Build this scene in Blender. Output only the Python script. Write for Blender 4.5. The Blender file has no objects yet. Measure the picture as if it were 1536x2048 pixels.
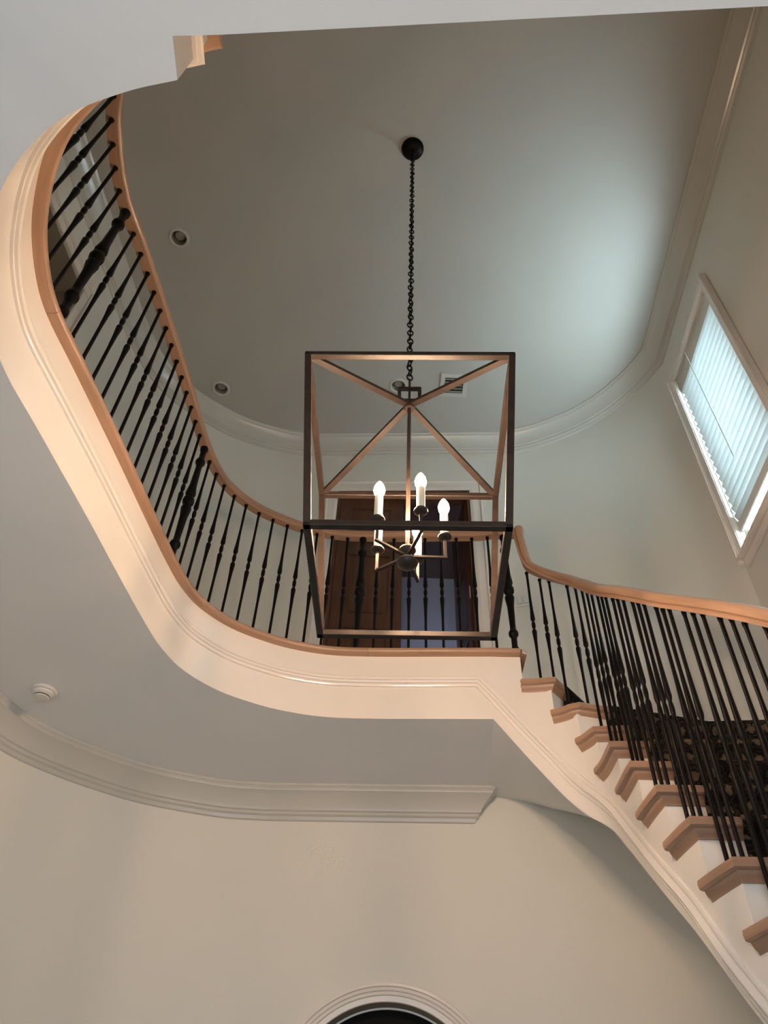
import bpy, bmesh, math, random
from mathutils import Vector, Matrix
from mathutils.geometry import tessellate_polygon
random.seed(7)
PI = math.pi
C = bpy.context.scene.collection
SC = bpy.context.scene

# ------------------------------------------------------------------ camera
# the origin is the photographer's eye; x right, y forward, z up (floor 1.55 m below)
FPX, ZX, ZY = 1540.0, 835.0, -480.0
up_c = Vector((ZX - 768, -(ZY - 1024), -FPX)).normalized()
fw_c = Vector((0, 0, -1)); fw_c = (fw_c - up_c * fw_c.dot(up_c)).normalized()
rt_c = fw_c.cross(up_c)
cam_d = bpy.data.cameras.new('camera')
cam_d.sensor_fit = 'HORIZONTAL'; cam_d.sensor_width = 36.0; cam_d.lens = FPX / 1536 * 36
cam_d.clip_start = 0.01; cam_d.clip_end = 200
cam = bpy.data.objects.new('camera', cam_d); C.objects.link(cam)
cam.matrix_world = Matrix((rt_c, fw_c, up_c)).to_4x4()
SC.camera = cam

# ------------------------------------------------------------------ world, daylight, exposure
world = bpy.data.worlds.new('overcast'); SC.world = world; world.use_nodes = True
bg = world.node_tree.nodes['Background']
bg.inputs[0].default_value = (0.76, 0.93, 1.0, 1); bg.inputs[1].default_value = 45.0
SC.view_settings.view_transform = 'Standard'; SC.view_settings.look = 'None'
SC.view_settings.gamma = 1.0; SC.view_settings.use_curve_mapping = False
SC.view_settings.exposure = 0.0

def area(name, loc, direction, sx, sy, power, col, portal=False):
    d = bpy.data.lights.new(name, 'AREA'); d.shape = 'RECTANGLE'; d.size = sx; d.size_y = sy
    d.energy = power; d.color = col
    if portal: d.cycles.is_portal = True
    o = bpy.data.objects.new(name, d); C.objects.link(o); o.location = loc
    o.rotation_euler = Vector(direction).to_track_quat('-Z', 'Z').to_euler()
    return o
# daylight entering through the glazed front entrance behind the photographer
area('front_entrance_daylight', (-0.1, -1.5, 0.4), (0, 1, 0.0), 3.0, 3.0, 56, (0.74, 0.87, 1.0))
# daylight through the stair window (world seen through it) and the window of the room beyond the landing door
area('stair_window_portal', (2.42, 2.91, 4.05), (-1, 0, 0), 0.80, 1.80, 1, (1, 1, 1), portal=True)
area('far_room_daylight', (.965, 5.2, 3.55), (-1, 0.1, -0.12), 0.8, 1.4, 5.0, (0.72, 0.78, 1.0))
BULB = 590.0          # emission of each candle bulb

# ------------------------------------------------------------------ materials
def mat(name, col, rough=0.5, metal=0.0, noise=0.0, nscale=6.0, bump=0.0, bscale=120.0, spec=0.5):
    m = bpy.data.materials.new(name); m.use_nodes = True
    nt = m.node_tree; b = nt.nodes['Principled BSDF']
    b.inputs['Base Color'].default_value = (*col, 1); b.inputs['Roughness'].default_value = rough
    b.inputs['Metallic'].default_value = metal; b.inputs['Specular IOR Level'].default_value = spec
    tc = nt.nodes.new('ShaderNodeTexCoord')
    if noise:
        n = nt.nodes.new('ShaderNodeTexNoise'); n.inputs['Scale'].default_value = nscale; n.inputs['Detail'].default_value = 4
        nt.links.new(tc.outputs['Object'], n.inputs['Vector'])
        r = nt.nodes.new('ShaderNodeValToRGB')
        r.color_ramp.elements[0].position = 0.3; r.color_ramp.elements[1].position = 0.7
        r.color_ramp.elements[0].color = (*[c * (1 - noise) for c in col], 1)
        r.color_ramp.elements[1].color = (*[min(1, c * (1 + noise)) for c in col], 1)
        nt.links.new(n.outputs['Fac'], r.inputs['Fac']); nt.links.new(r.outputs['Color'], b.inputs['Base Color'])
    if bump:
        n = nt.nodes.new('ShaderNodeTexNoise'); n.inputs['Scale'].default_value = bscale; n.inputs['Detail'].default_value = 3
        nt.links.new(tc.outputs['Object'], n.inputs['Vector'])
        bp = nt.nodes.new('ShaderNodeBump'); bp.inputs['Strength'].default_value = bump; bp.inputs['Distance'].default_value = 0.002
        nt.links.new(n.outputs['Fac'], bp.inputs['Height']); nt.links.new(bp.outputs['Normal'], b.inputs['Normal'])
    return m

M_wall = mat('wall_paint', (0.76, 0.74, 0.675), 0.55, noise=0.02, nscale=1.5, bump=0.12, bscale=160)
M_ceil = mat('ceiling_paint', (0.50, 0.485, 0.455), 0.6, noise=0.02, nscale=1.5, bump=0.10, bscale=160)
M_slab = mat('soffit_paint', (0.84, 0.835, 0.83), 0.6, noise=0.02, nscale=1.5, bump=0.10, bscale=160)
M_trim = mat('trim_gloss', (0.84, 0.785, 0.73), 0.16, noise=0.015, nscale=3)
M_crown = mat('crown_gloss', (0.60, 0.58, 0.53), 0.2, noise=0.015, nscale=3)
M_iron = mat('black_iron', (0.005, 0.004, 0.004), 0.42, 0.0, bump=0.2, bscale=90, spec=0.12)
M_bronze = mat('aged_bronze', (0.040, 0.026, 0.020), 0.42, 0.2, noise=0.25, nscale=18, bump=0.3, bscale=60)
M_sleeve = mat('candle_sleeve', (0.80, 0.72, 0.58), 0.6)
M_floor = mat('floor_stone', (0.38, 0.35, 0.31), 0.4, noise=0.1, nscale=3)
M_white = mat('white_plastic', (0.72, 0.70, 0.66), 0.45)
M_dark = mat('dark_void', (0.02, 0.018, 0.017), 0.8)
M_can = mat('can_reflector', (0.34, 0.32, 0.28), 0.4)
M_fit = mat('ceiling_fitting_paint', (0.60, 0.58, 0.54), 0.45)
M_lens = mat('unlit_lamp_face', (0.35, 0.33, 0.29), 0.4)
M_black = mat('black_door_metal', (0.006, 0.006, 0.006), 0.6, 0.0, spec=0.1)
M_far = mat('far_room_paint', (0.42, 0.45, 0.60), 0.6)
M_farceil = mat('far_room_shaded_ceiling', (0.10, 0.07, 0.075), 0.7)  # shade on the unlit ceiling is put into this colour
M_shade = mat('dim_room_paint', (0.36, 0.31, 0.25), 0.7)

def wood(name, c1, c2, rough=0.32, uv=True, sc=(2.2, 26, 26)):
    m = bpy.data.materials.new(name); m.use_nodes = True
    nt = m.node_tree; b = nt.nodes['Principled BSDF']; b.inputs['Roughness'].default_value = rough
    tc = nt.nodes.new('ShaderNodeTexCoord'); mp = nt.nodes.new('ShaderNodeMapping'); mp.inputs['Scale'].default_value = sc
    nt.links.new(tc.outputs['UV' if uv else 'Object'], mp.inputs['Vector'])
    n = nt.nodes.new('ShaderNodeTexNoise'); n.inputs['Scale'].default_value = 1.0; n.inputs['Detail'].default_value = 6; n.inputs['Roughness'].default_value = 0.65
    nt.links.new(mp.outputs['Vector'], n.inputs['Vector'])
    r = nt.nodes.new('ShaderNodeValToRGB'); r.color_ramp.elements[0].position = 0.3; r.color_ramp.elements[1].position = 0.72
    r.color_ramp.elements[0].color = (*c1, 1); r.color_ramp.elements[1].color = (*c2, 1)
    nt.links.new(n.outputs['Fac'], r.inputs['Fac']); nt.links.new(r.outputs['Color'], b.inputs['Base Color'])
    bp = nt.nodes.new('ShaderNodeBump'); bp.inputs['Strength'].default_value = 0.12; bp.inputs['Distance'].default_value = 0.001
    nt.links.new(n.outputs['Fac'], bp.inputs['Height']); nt.links.new(bp.outputs['Normal'], b.inputs['Normal'])
    return m
M_oak = wood('pale_oak', (0.33, 0.188, 0.118), (0.48, 0.30, 0.20))
M_brown = wood('dark_brown_door_wood', (0.060, 0.022, 0.010), (0.12, 0.048, 0.022), 0.35, uv=False, sc=(30, 30, 2.5))

def carpet_mat():
    m = bpy.data.materials.new('patterned_carpet'); m.use_nodes = True
    nt = m.node_tree; b = nt.nodes['Principled BSDF']; b.inputs['Roughness'].default_value = 0.95; b.inputs['Specular IOR Level'].default_value = 0.1
    tc = nt.nodes.new('ShaderNodeTexCoord')
    mp = nt.nodes.new('ShaderNodeMapping'); mp.inputs['Scale'].default_value = (13, 13, 13); nt.links.new(tc.outputs['UV'], mp.inputs['Vector'])
    v = nt.nodes.new('ShaderNodeTexVoronoi'); v.inputs['Scale'].default_value = 1.0; v.inputs['Randomness'].default_value = 0.25
    nt.links.new(mp.outputs['Vector'], v.inputs['Vector'])
    n = nt.nodes.new('ShaderNodeTexNoise'); n.inputs['Scale'].default_value = 4.5; n.inputs['Detail'].default_value = 3
    nt.links.new(mp.outputs['Vector'], n.inputs['Vector'])
    a = nt.nodes.new('ShaderNodeMath'); a.operation = 'MULTIPLY_ADD'; a.inputs[1].default_value = 0.55
    nt.links.new(n.outputs['Fac'], a.inputs[0]); nt.links.new(v.outputs['Distance'], a.inputs[2])
    r = nt.nodes.new('ShaderNodeValToRGB'); r.color_ramp.interpolation = 'LINEAR'
    els = r.color_ramp.elements
    els[0].position = 0.30; els[0].color = (0.17, 0.105, 0.065, 1)
    els[1].position = 0.52; els[1].color = (0.11, 0.085, 0.055, 1)
    for p, c in ((0.57, (0.012, 0.009, 0.009)), (0.68, (0.010, 0.008, 0.008)), (0.72, (0.05, 0.04, 0.028)), (0.78, (0.010, 0.008, 0.008))):
        e = els.new(p); e.color = (*c, 1)
    nt.links.new(a.outputs[0], r.inputs['Fac']); nt.links.new(r.outputs['Color'], b.inputs['Base Color'])
    return m
M_carpet = carpet_mat()

def emit_mat(name, col, s):
    m = bpy.data.materials.new(name); m.use_nodes = True; nt = m.node_tree
    nt.nodes.remove(nt.nodes['Principled BSDF'])
    e = nt.nodes.new('ShaderNodeEmission'); e.inputs[0].default_value = (*col, 1); e.inputs[1].default_value = s
    nt.links.new(e.outputs[0], nt.nodes['Material Output'].inputs[0]); return m
M_bulb = emit_mat('lit_bulb', (0.92, 0.62, 0.39), BULB)

def slat_mat():
    m = bpy.data.materials.new('white_blind_slat'); m.use_nodes = True; nt = m.node_tree
    b = nt.nodes['Principled BSDF']; b.inputs['Base Color'].default_value = (0.58, 0.60, 0.605, 1); b.inputs['Roughness'].default_value = 0.5
    t = nt.nodes.new('ShaderNodeBsdfTranslucent'); t.inputs[0].default_value = (0.80, 0.86, 0.88, 1)
    x = nt.nodes.new('ShaderNodeMixShader'); x.inputs[0].default_value = 0.13
    nt.links.new(b.outputs[0], x.inputs[1]); nt.links.new(t.outputs[0], x.inputs[2])
    nt.links.new(x.outputs[0], nt.nodes['Material Output'].inputs[0]); return m
M_slat = slat_mat()

def glass_mat(name, tint, refl=0.06):
    m = bpy.data.materials.new(name); m.use_nodes = True; nt = m.node_tree
    nt.nodes.remove(nt.nodes['Principled BSDF'])
    t = nt.nodes.new('ShaderNodeBsdfTransparent'); t.inputs[0].default_value = (*tint, 1)
    g = nt.nodes.new('ShaderNodeBsdfGlossy'); g.inputs['Roughness'].default_value = 0.03
    x = nt.nodes.new('ShaderNodeMixShader'); x.inputs[0].default_value = refl
    nt.links.new(t.outputs[0], x.inputs[1]); nt.links.new(g.outputs[0], x.inputs[2])
    nt.links.new(x.outputs[0], nt.nodes['Material Output'].inputs[0]); return m
M_glass = glass_mat('window_glass', (0.92, 0.96, 0.96))
M_dglass = glass_mat('door_glass', (0.05, 0.06, 0.06), 0.05)
M_strip = mat('painted_glass_reflection', (0.30, 0.37, 0.35), 0.25)  # daylight reflection in the arched door glass, painted as a flat colour

# ------------------------------------------------------------------ helpers
def link(name, me, m, parent=None, smooth=None):
    me.materials.append(m)
    o = bpy.data.objects.new(name, me); C.objects.link(o)
    if parent is not None:
        o.parent = parent
        off = parent.matrix_basis.translation.copy()
        p = parent.parent
        while p is not None:
            off += p.matrix_basis.translation; p = p.parent
        me.transform(Matrix.Translation(-off))
    if smooth is not None:
        for p in me.polygons: p.use_smooth = True
        try: me.set_sharp_from_angle(angle=math.radians(smooth))
        except Exception: pass
    return o
def obj(name, bm, m, parent=None, smooth=None):
    me = bpy.data.meshes.new(name); bm.normal_update(); bm.to_mesh(me); bm.free()
    return link(name, me, m, parent, smooth)
def thing(name, loc, label, cat, group=None):
    o = bpy.data.objects.new(name, None); C.objects.link(o); o.location = loc
    o.empty_display_size = 0.1
    o['label'] = label; o['category'] = cat
    if group: o['group'] = group
    return o
def struct(name, bm, m, smooth=None, label=None, cat=None):
    o = obj(name, bm, m, None, smooth); o['kind'] = 'structure'
    if label: o['label'] = label
    if cat: o['category'] = cat
    return o
def sroot(name, loc, label, cat):
    o = thing(name, loc, label, cat); o['kind'] = 'structure'; return o

def catmull(P, n=8):
    P = [Vector(p) for p in P]; out = []
    for i in range(len(P) - 1):
        p0 = P[i - 1] if i else P[0] * 2 - P[1]; p1, p2 = P[i], P[i + 1]
        p3 = P[i + 2] if i + 2 < len(P) else P[-1] * 2 - P[-2]
        for k in range(n):
            t = k / n
            out.append(0.5 * (2 * p1 + (p2 - p0) * t + (2 * p0 - 5 * p1 + 4 * p2 - p3) * t * t + (3 * p1 - p0 - 3 * p2 + p3) * t ** 3))
    out.append(P[-1]); return out
def arc(P):
    s = [0.0]
    for a, b in zip(P[:-1], P[1:]): s.append(s[-1] + (b - a).length)
    return s
def at_arc(P, s, S=None):
    S = S or arc(P); s = max(0, min(S[-1], s))
    for i in range(len(P) - 1):
        if S[i + 1] >= s:
            d = S[i + 1] - S[i]; t = (s - S[i]) / d if d else 0
            return P[i].lerp(P[i + 1], t)
    return P[-1].copy()
def resample(P, step):
    S = arc(P); n = max(2, int(S[-1] / step)); return [at_arc(P, S[-1] * i / n, S) for i in range(n + 1)]
def normals2(P):
    """left-hand mitred unit normals (scaled) of a plan polyline"""
    N = []
    for i in range(len(P)):
        d0 = (P[i] - P[i - 1]).xy if i else None
        d1 = (P[i + 1] - P[i]).xy if i + 1 < len(P) else None
        n0 = Vector((-d0.y, d0.x)).normalized() if d0 is not None and d0.length > 1e-9 else None
        n1 = Vector((-d1.y, d1.x)).normalized() if d1 is not None and d1.length > 1e-9 else None
        if n0 is None: N.append(n1)
        elif n1 is None: N.append(n0)
        else:
            m = (n0 + n1).normalized(); N.append(m / max(0.35, m.dot(n0)))
    return N
def offset2(P, d):
    return [Vector((p.x + n.x * d, p.y + n.y * d, p.z)) for p, n in zip(P, normals2(P))]
def sweep_plan(P, prof, bm=None, closed_prof=True, cap=True):
    """sweep profile (off_left, dz) along P, vertical profile plane, mitred; z from P.z"""
    bm = bm or bmesh.new(); uvl = bm.loops.layers.uv.verify()
    N = normals2(P); S = arc(P); rows = []
    for p, n in zip(P, N):
        rows.append([bm.verts.new((p.x + n.x * o, p.y + n.y * o, p.z + h)) for o, h in prof])
    m = len(prof); V = [0.0]
    for a, b in zip(prof, prof[1:] + prof[:1]): V.append(V[-1] + math.hypot(b[0] - a[0], b[1] - a[1]))
    for i in range(len(P) - 1):
        for j in range(m if closed_prof else m - 1):
            k = (j + 1) % m
            f = bm.faces.new((rows[i][j], rows[i + 1][j], rows[i + 1][k], rows[i][k]))
            for l, uv in zip(f.loops, ((S[i], V[j]), (S[i + 1], V[j]), (S[i + 1], V[j + 1]), (S[i], V[j + 1]))): l[uvl].uv = uv
    if cap and closed_prof:
        bm.faces.new(rows[0]); bm.faces.new(rows[-1][::-1])
    return bm
def sweep_tube(P, prof, bm=None):
    """sweep profile (lateral, up) along 3-D path with a frame square to the path"""
    bm = bm or bmesh.new(); uvl = bm.loops.layers.uv.verify(); S = arc(P); rows = []; lastL = None
    for a, b in zip(P[:-1], P[1:]):
        h = Vector((b.x - a.x, b.y - a.y, 0))
        if h.length > 0.02 * (b - a).length: lastL = Vector((-h.y, h.x, 0)).normalized(); break
    for i, p in enumerate(P):
        T = (P[min(i + 1, len(P) - 1)] - P[max(i - 1, 0)]).normalized()
        h = Vector((T.x, T.y, 0))
        L = Vector((-h.y, h.x, 0)).normalized() if h.length > 0.02 else lastL
        lastL = L; U = T.cross(L); U.normalize()
        if U.z < 0: U = -U
        rows.append([bm.verts.new(p + L * a + U * b) for a, b in prof])
    m = len(prof); V = [0.0]
    for a, b in zip(prof, prof[1:] + prof[:1]): V.append(V[-1] + math.hypot(b[0] - a[0], b[1] - a[1]))
    for i in range(len(P) - 1):
        for j in range(m):
            k = (j + 1) % m
            f = bm.faces.new((rows[i][j], rows[i + 1][j], rows[i + 1][k], rows[i][k]))
            for l, uv in zip(f.loops, ((S[i], V[j]), (S[i + 1], V[j]), (S[i + 1], V[j + 1]), (S[i], V[j + 1]))): l[uvl].uv = uv
    bm.faces.new(rows[0]); bm.faces.new(rows[-1][::-1])
    return bm
def add_box(bm, c, s, rot=None):
    r = bmesh.ops.create_cube(bm, size=1.0)
    M = Matrix.Translation(c) @ (rot.to_4x4() if rot else Matrix()) @ Matrix.Diagonal((*s, 1))
    bmesh.ops.transform(bm, matrix=M, verts=r['verts'])
    return bm
def box(c, s, rot=None, bev=0.0):
    bm = add_box(bmesh.new(), c, s, rot)
    if bev: bmesh.ops.bevel(bm, geom=bm.edges[:], offset=bev, segments=2, affect='EDGES')
    return bm
def bar(bm, a, b, w, d=None, up=Vector((0, 0, 1))):
    a, b = Vector(a), Vector(b); t = (b - a); L = t.length; t.normalize()
    x = t.cross(up)
    if x.length < 1e-4: x = Vector((1, 0, 0))
    x.normalize(); y = t.cross(x)
    R = Matrix((x, y, t)).transposed()
    return add_box(bm, (a + b) / 2, (w, d or w, L), R)
def lathe(prof, n=12, bm=None, M=None, cap=True):
    bm = bm or bmesh.new(); rows = []
    for r, z in prof:
        rows.append([bm.verts.new((r * math.cos(2 * PI * k / n), r * math.sin(2 * PI * k / n), z)) for k in range(n)])
    for i in range(len(rows) - 1):
        for k in range(n): bm.faces.new((rows[i][k], rows[i][(k + 1) % n], rows[i + 1][(k + 1) % n], rows[i + 1][k]))
    if cap: bm.faces.new(rows[0][::-1]); bm.faces.new(rows[-1])
    if M is not None:
        bmesh.ops.transform(bm, matrix=M, verts=[v for r in rows for v in r])
    return bm
def cyl(bm, a, b, r, n=10):
    a, b = Vector(a), Vector(b); L = (b - a).length
    M = Matrix.Translation(a) @ (b - a).to_track_quat('Z', 'Y').to_matrix().to_4x4()
    return lathe([(r, 0), (r, L)], n, bm, M)
def poly_face(bm, loops, fn, flip=False):
    """tessellated face with holes; fn maps 2-D point to 3-D"""
    flat = [p for l in loops for p in l]
    vs = [bm.verts.new(fn(p)) for p in flat]
    for t in tessellate_polygon([[Vector((p[0], p[1], 0)) for p in l] for l in loops]):
        t = t[::-1] if flip else t
        try: bm.faces.new([vs[i] for i in t])
        except ValueError: pass
    return vs

# ------------------------------------------------------------------ levels and plan curves
ZF = -1.55            # ground floor
ZS = 2.13             # underside of the upper floor slab
ZN = 2.52             # underside of the wooden nosing
ZU = 2.555            # upper floor
ZC = 5.46             # upper ceiling
RISE = (ZU - ZF) / 21

F_ctrl = [(-.568, .595), (-.706, .628), (-.871, .690), (-1.0, .78), (-1.10, .885), (-1.18, 1.02), (-1.245, 1.18), (-1.282, 1.36),
          (-1.285, 1.52), (-1.243, 1.766), (-1.175, 2.175), (-1.12, 2.54), (-1.065, 2.88), (-1.02, 3.07), (-.945, 3.235), (-.80, 3.395),
          (-.62, 3.505), (-.45, 3.57), (-.25, 3.605), (0, 3.60), (.35, 3.573), (.617, 3.552)]
Fcurve = catmull([(x, y, 0) for x, y in F_ctrl], 5)
# inner stringer of the stair: x, y, lower edge z, moulding z
ST = [(.617, 3.552, 2.13, 2.275), (.72, 3.548, 1.99, 2.137), (.827, 3.54, 1.845, 2.0), (.93, 3.515, 1.70, 1.86), (1.0, 3.465, 1.60, 1.745),
      (1.055, 3.385, 1.52, 1.645), (1.08, 3.29, 1.425, 1.545), (1.083, 3.1, 1.235, 1.35), (1.083, 2.9, 1.045, 1.15), (1.095, 2.72, .86, .965),
      (1.115, 2.56, .655, .745), (1.15, 2.40, .45, .54), (1.19, 2.22, .27, .36), (1.23, 2.04, .09, .18), (1.265, 1.85, -.10, -.01),
      (1.295, 1.66, -.30, -.21), (1.31, 1.46, -.51, -.42), (1.32, 1.26, -.72, -.63), (1.325, 1.06, -.93, -.84), (1.33, .86, -1.14, -1.05),
      (1.33, .66, -1.35, -1.26), (1.33, .46, -1.545, -1.46), (1.33, .26, -1.548, -1.5), (1.33, -.05, -1.549, -1.5)]
# nosing corners of landing (0) and treads 1..20
NC = [(.82, 3.53), (.949, 3.483), (1.038, 3.408), (1.056, 3.307), (1.053, 3.096), (1.055, 2.904), (1.066, 2.714), (1.088, 2.543), (1.123, 2.388),
      (1.163, 2.215), (1.203, 2.035), (1.238, 1.845), (1.268, 1.655), (1.283, 1.455), (1.293, 1.255), (1.298, 1.055), (1.303, .855), (1.303, .655),
      (1.303, .455), (1.303, .255), (1.303, .055)]
ND = [(.02, 1), (.645, .764), (.98, .199), (.99, -.14), (.996, -.09)] + [(.998, -.06)] * 16     # direction of each nose line

# plan outline of the stair hall walls, right front to back to left front
W_flat = [Vector((1.0, 4.40, 0)), Vector((-.6, 4.51, 0))]
W_right = catmull([(2.17, 3.38, 0), (2.06, 3.62, 0), (1.89, 3.87, 0), (1.70, 4.06, 0), (1.49, 4.205, 0), (1.25, 4.325, 0), (1.0, 4.40, 0)], 5)
W_left = catmull([(-.6, 4.51, 0), (-.85, 4.50, 0), (-1.06, 4.45, 0), (-1.3, 4.365, 0), (-1.5, 4.25, 0), (-1.74, 4.06, 0), (-1.92, 3.86, 0), (-2.03, 3.64, 0), (-2.09, 3.42, 0), (-2.13, 3.2, 0)], 5)
def wall_right_x(y): return 2.027 + 0.0423 * y
def wall_left_x(y): return -2.13 - 0.105 * (3.2 - y)
YF = -1.6
Wall = [Vector((wall_right_x(YF), YF, 0))] + W_right[:-1] + W_flat + W_left[1:] + [Vector((wall_left_x(YF), YF, 0))]

# ------------------------------------------------------------------ walls
def fw(s, z):  # point on the flat back wall
    a, b = W_flat; L = (b - a).length; p = a.lerp(b, s / L); return Vector((p.x, p.y, z))
FL = (W_flat[1] - W_flat[0]).length
def sx(x): return (1.0 - x) / 1.6 * FL
bm = bmesh.new()
door_hole = [(sx(.715), ZU - .03), (sx(.715), 4.83), (sx(-.395), 4.83), (sx(-.395), ZU - .03)]
AX, AZ, AR = .130, .547, .50
arch_pts = [(sx(AX + AR), ZF + .001)] + [(sx(AX + AR * math.cos(PI * k / 32)), AZ + AR * math.sin(PI * k / 32)) for k in range(33)] + [(sx(AX - AR), ZF + .001)]
outer = [(0, ZF), (FL, ZF), (FL, ZC), (0, ZC)]
poly_face(bm, [outer, door_hole, arch_pts], lambda p: fw(*p))
for Wc in (W_right, W_left):
    for a, b in zip(Wc[:-1], Wc[1:]):
        v = [bm.verts.new((p.x, p.y, z)) for p, z in ((a, ZF), (b, ZF), (b, ZC), (a, ZC))]; bm.faces.new(v)
bmesh.ops.remove_doubles(bm, verts=bm.verts[:], dist=1e-4)
struct('wall_back', bm, M_wall, 30)

WY0, WY1, WZ0, WZ1 = 2.53, 3.285, 3.17, 4.93      # stair window opening
bm = bmesh.new()
poly_face(bm, [[(YF, ZF), (3.38, ZF), (3.38, ZC), (YF, ZC)], [(WY0, WZ0), (WY1, WZ0), (WY1, WZ1), (WY0, WZ1)]], lambda p: (wall_right_x(p[0]), p[0], p[1]))
for (y0, z0), (y1, z1) in (((WY0, WZ0), (WY1, WZ0)), ((WY1, WZ0), (WY1, WZ1)), ((WY1, WZ1), (WY0, WZ1)), ((WY0, WZ1), (WY0, WZ0))):
    bm.faces.new([bm.verts.new(v) for v in ((wall_right_x(y0), y0, z0), (wall_right_x(y1), y1, z1), (wall_right_x(y1) + .16, y1, z1), (wall_right_x(y0) + .16, y0, z0))])
struct('wall_right', bm, M_wall)

LD0, LD1, LDZ = 1.55, 2.72, 4.86                  # doorway in the left wall of the gallery
bm = bmesh.new()
poly_face(bm, [[(YF, ZF), (3.2, ZF), (3.2, ZC), (YF, ZC)], [(LD0, ZU - .03), (LD1, ZU - .03), (LD1, LDZ), (LD0, LDZ)]], lambda p: (wall_left_x(p[0]), p[0], p[1]))
struct('wall_left', bm, M_wall)
bm = bmesh.new()
poly_face(bm, [[(wall_left_x(YF), ZF), (wall_right_x(YF), ZF), (wall_right_x(YF), ZC), (wall_left_x(YF), ZC)]], lambda p: (p[0], YF, p[1]))
struct('wall_front', bm, M_wall)
bm = bmesh.new(); poly_face(bm, [[(p.x, p.y) for p in Wall]], lambda p: (p[0], p[1], ZF))
struct('floor', bm, M_floor)

# upper ceiling with three holes for the recessed lamps
DL = [(-1.61, 2.59), (-1.455, 3.935), (.075, 3.826)]
bm = bmesh.new()
poly_face(bm, [[(p.x, p.y) for p in Wall]] + [[(x + .058 * math.cos(2 * PI * k / 24), y + .058 * math.sin(2 * PI * k / 24)) for k in range(24)] for x, y in DL], lambda p: (p[0], p[1], ZC))
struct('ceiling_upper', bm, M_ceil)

# upper floor slab: underside is the ground-floor ceiling
near = [Vector((wall_right_x(.27), .27, 0)), Vector((.84, .383, 0)), Vector((.164, .44, 0)), Vector((-.449, .491, 0)), Vector((-.565, .498, 0))]
hole_edge = near + Fcurve
kback = [p for p in Wall if p.y > 3.0 and p.x < .7]
bd = hole_edge + [Vector((.66, 3.55, 0)), Vector((.70, 4.42, 0))] + kback + [Vector((wall_left_x(YF), YF, 0)), Vector((wall_right_x(YF), YF, 0))]
bm = bmesh.new()
poly_face(bm, [[(p.x, p.y) for p in bd]], lambda p: (p[0], p[1], ZS))
poly_face(bm, [[(p.x, p.y) for p in bd]], lambda p: (p[0], p[1], ZN))
for a, b in zip(hole_edge[:5], hole_edge[1:6]):          # near faces of the slab edge
    bm.faces.new([bm.verts.new((p.x, p.y, z)) for p, z in ((a, ZS), (b, ZS), (b, ZN), (a, ZN))])
bmesh.ops.remove_doubles(bm, verts=bm.verts[:], dist=1e-5)
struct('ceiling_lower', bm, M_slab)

# crown mouldings
crown = [(0, 0), (.135, 0), (.135, -.012), (.122, -.022), (.118, -.034), (.098, -.048), (.072, -.078), (.052, -.108), (.046, -.122), (.034, -.128), (.034, -.142), (.020, -.150), (.012, -.168), (0, -.172)]
def at_z(P, z): return [Vector((p.x, p.y, z)) for p in P]
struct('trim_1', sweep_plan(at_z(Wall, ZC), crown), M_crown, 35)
low = [p for p in Wall if p.y > 0 and p.x < .99]
end = Vector((.66, W_flat[0].y + (1.0 - .66) * .0687, 0))
k0 = [i for i, p in enumerate(low)][0]
lowpath = [p for p in low if p.x < .52] + [Vector((wall_left_x(-1.5), -1.5, 0))]
tdir = (W_flat[0] - W_flat[1]).normalized(); ndir = Vector((tdir.y, -tdir.x, 0)); ndir = ndir if ndir.y < 0 else -ndir
low_o = sweep_plan(at_z(lowpath, ZS), crown, cap=False)
r0 = [low_o.verts.new(lowpath[0] + ndir * o + Vector((0, 0, ZS + h))) for o, h in crown]
r1 = [low_o.verts.new(end + tdir * (o - .06) + ndir * o + Vector((0, 0, ZS + h))) for o, h in crown]
r2 = [low_o.verts.new(end + tdir * (o - .06) + Vector((0, 0, ZS + h))) for o, h in crown]
for q0, q1 in ((r0, r1), (r1, r2)):
    for j in range(len(crown) - 1): low_o.faces.new((q0[j], q1[j], q1[j + 1], q0[j + 1]))
bmesh.ops.remove_doubles(low_o, verts=low_o.verts[:], dist=1e-5)
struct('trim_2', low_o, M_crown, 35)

# gallery edge: fascia, its moulding and the oak nosing
g = sroot('trim_3', (Fcurve[60].x, Fcurve[60].y, ZS), 'curved cream gallery edge band with a thin moulding and an oak nosing', 'gallery edge')
step = [Vector((-.449, .491, 0)), Vector((-.565, .498, 0)), Vector((-.568, .595, 0))]
gal = Fcurve + [Vector((p[0], p[1], 0)) for p in ST[1:3]]
bm = bmesh.new()
ztop = ZN
face_pts = Fcurve
for a, b in zip(face_pts[:-1], face_pts[1:]):
    bm.faces.new([bm.verts.new((p.x, p.y, z)) for p, z in ((a, ZS), (b, ZS), (b, ztop), (a, ztop))])
bm.faces.new([bm.verts.new((p.x, p.y, z)) for p, z in ((near[-1], ZS), (Fcurve[0], ZS), (Fcurve[0], ztop), (near[-1], ztop))])
bmesh.ops.remove_doubles(bm, verts=bm.verts[:], dist=1e-5)
obj('fascia', bm, M_trim, g, 30)
# void side of the path is on its right-hand side, so offsets towards the void are negative
mould = [(0, .034), (-.009, .032), (-.013, .024), (-.012, .017), (-.006, .012), (-.008, .008), (-.019, .003), (-.024, -.006), (-.019, -.015), (-.009, -.018), (-.007, -.026), (-.012, -.029), (-.010, -.034), (0, -.036)]
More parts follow.
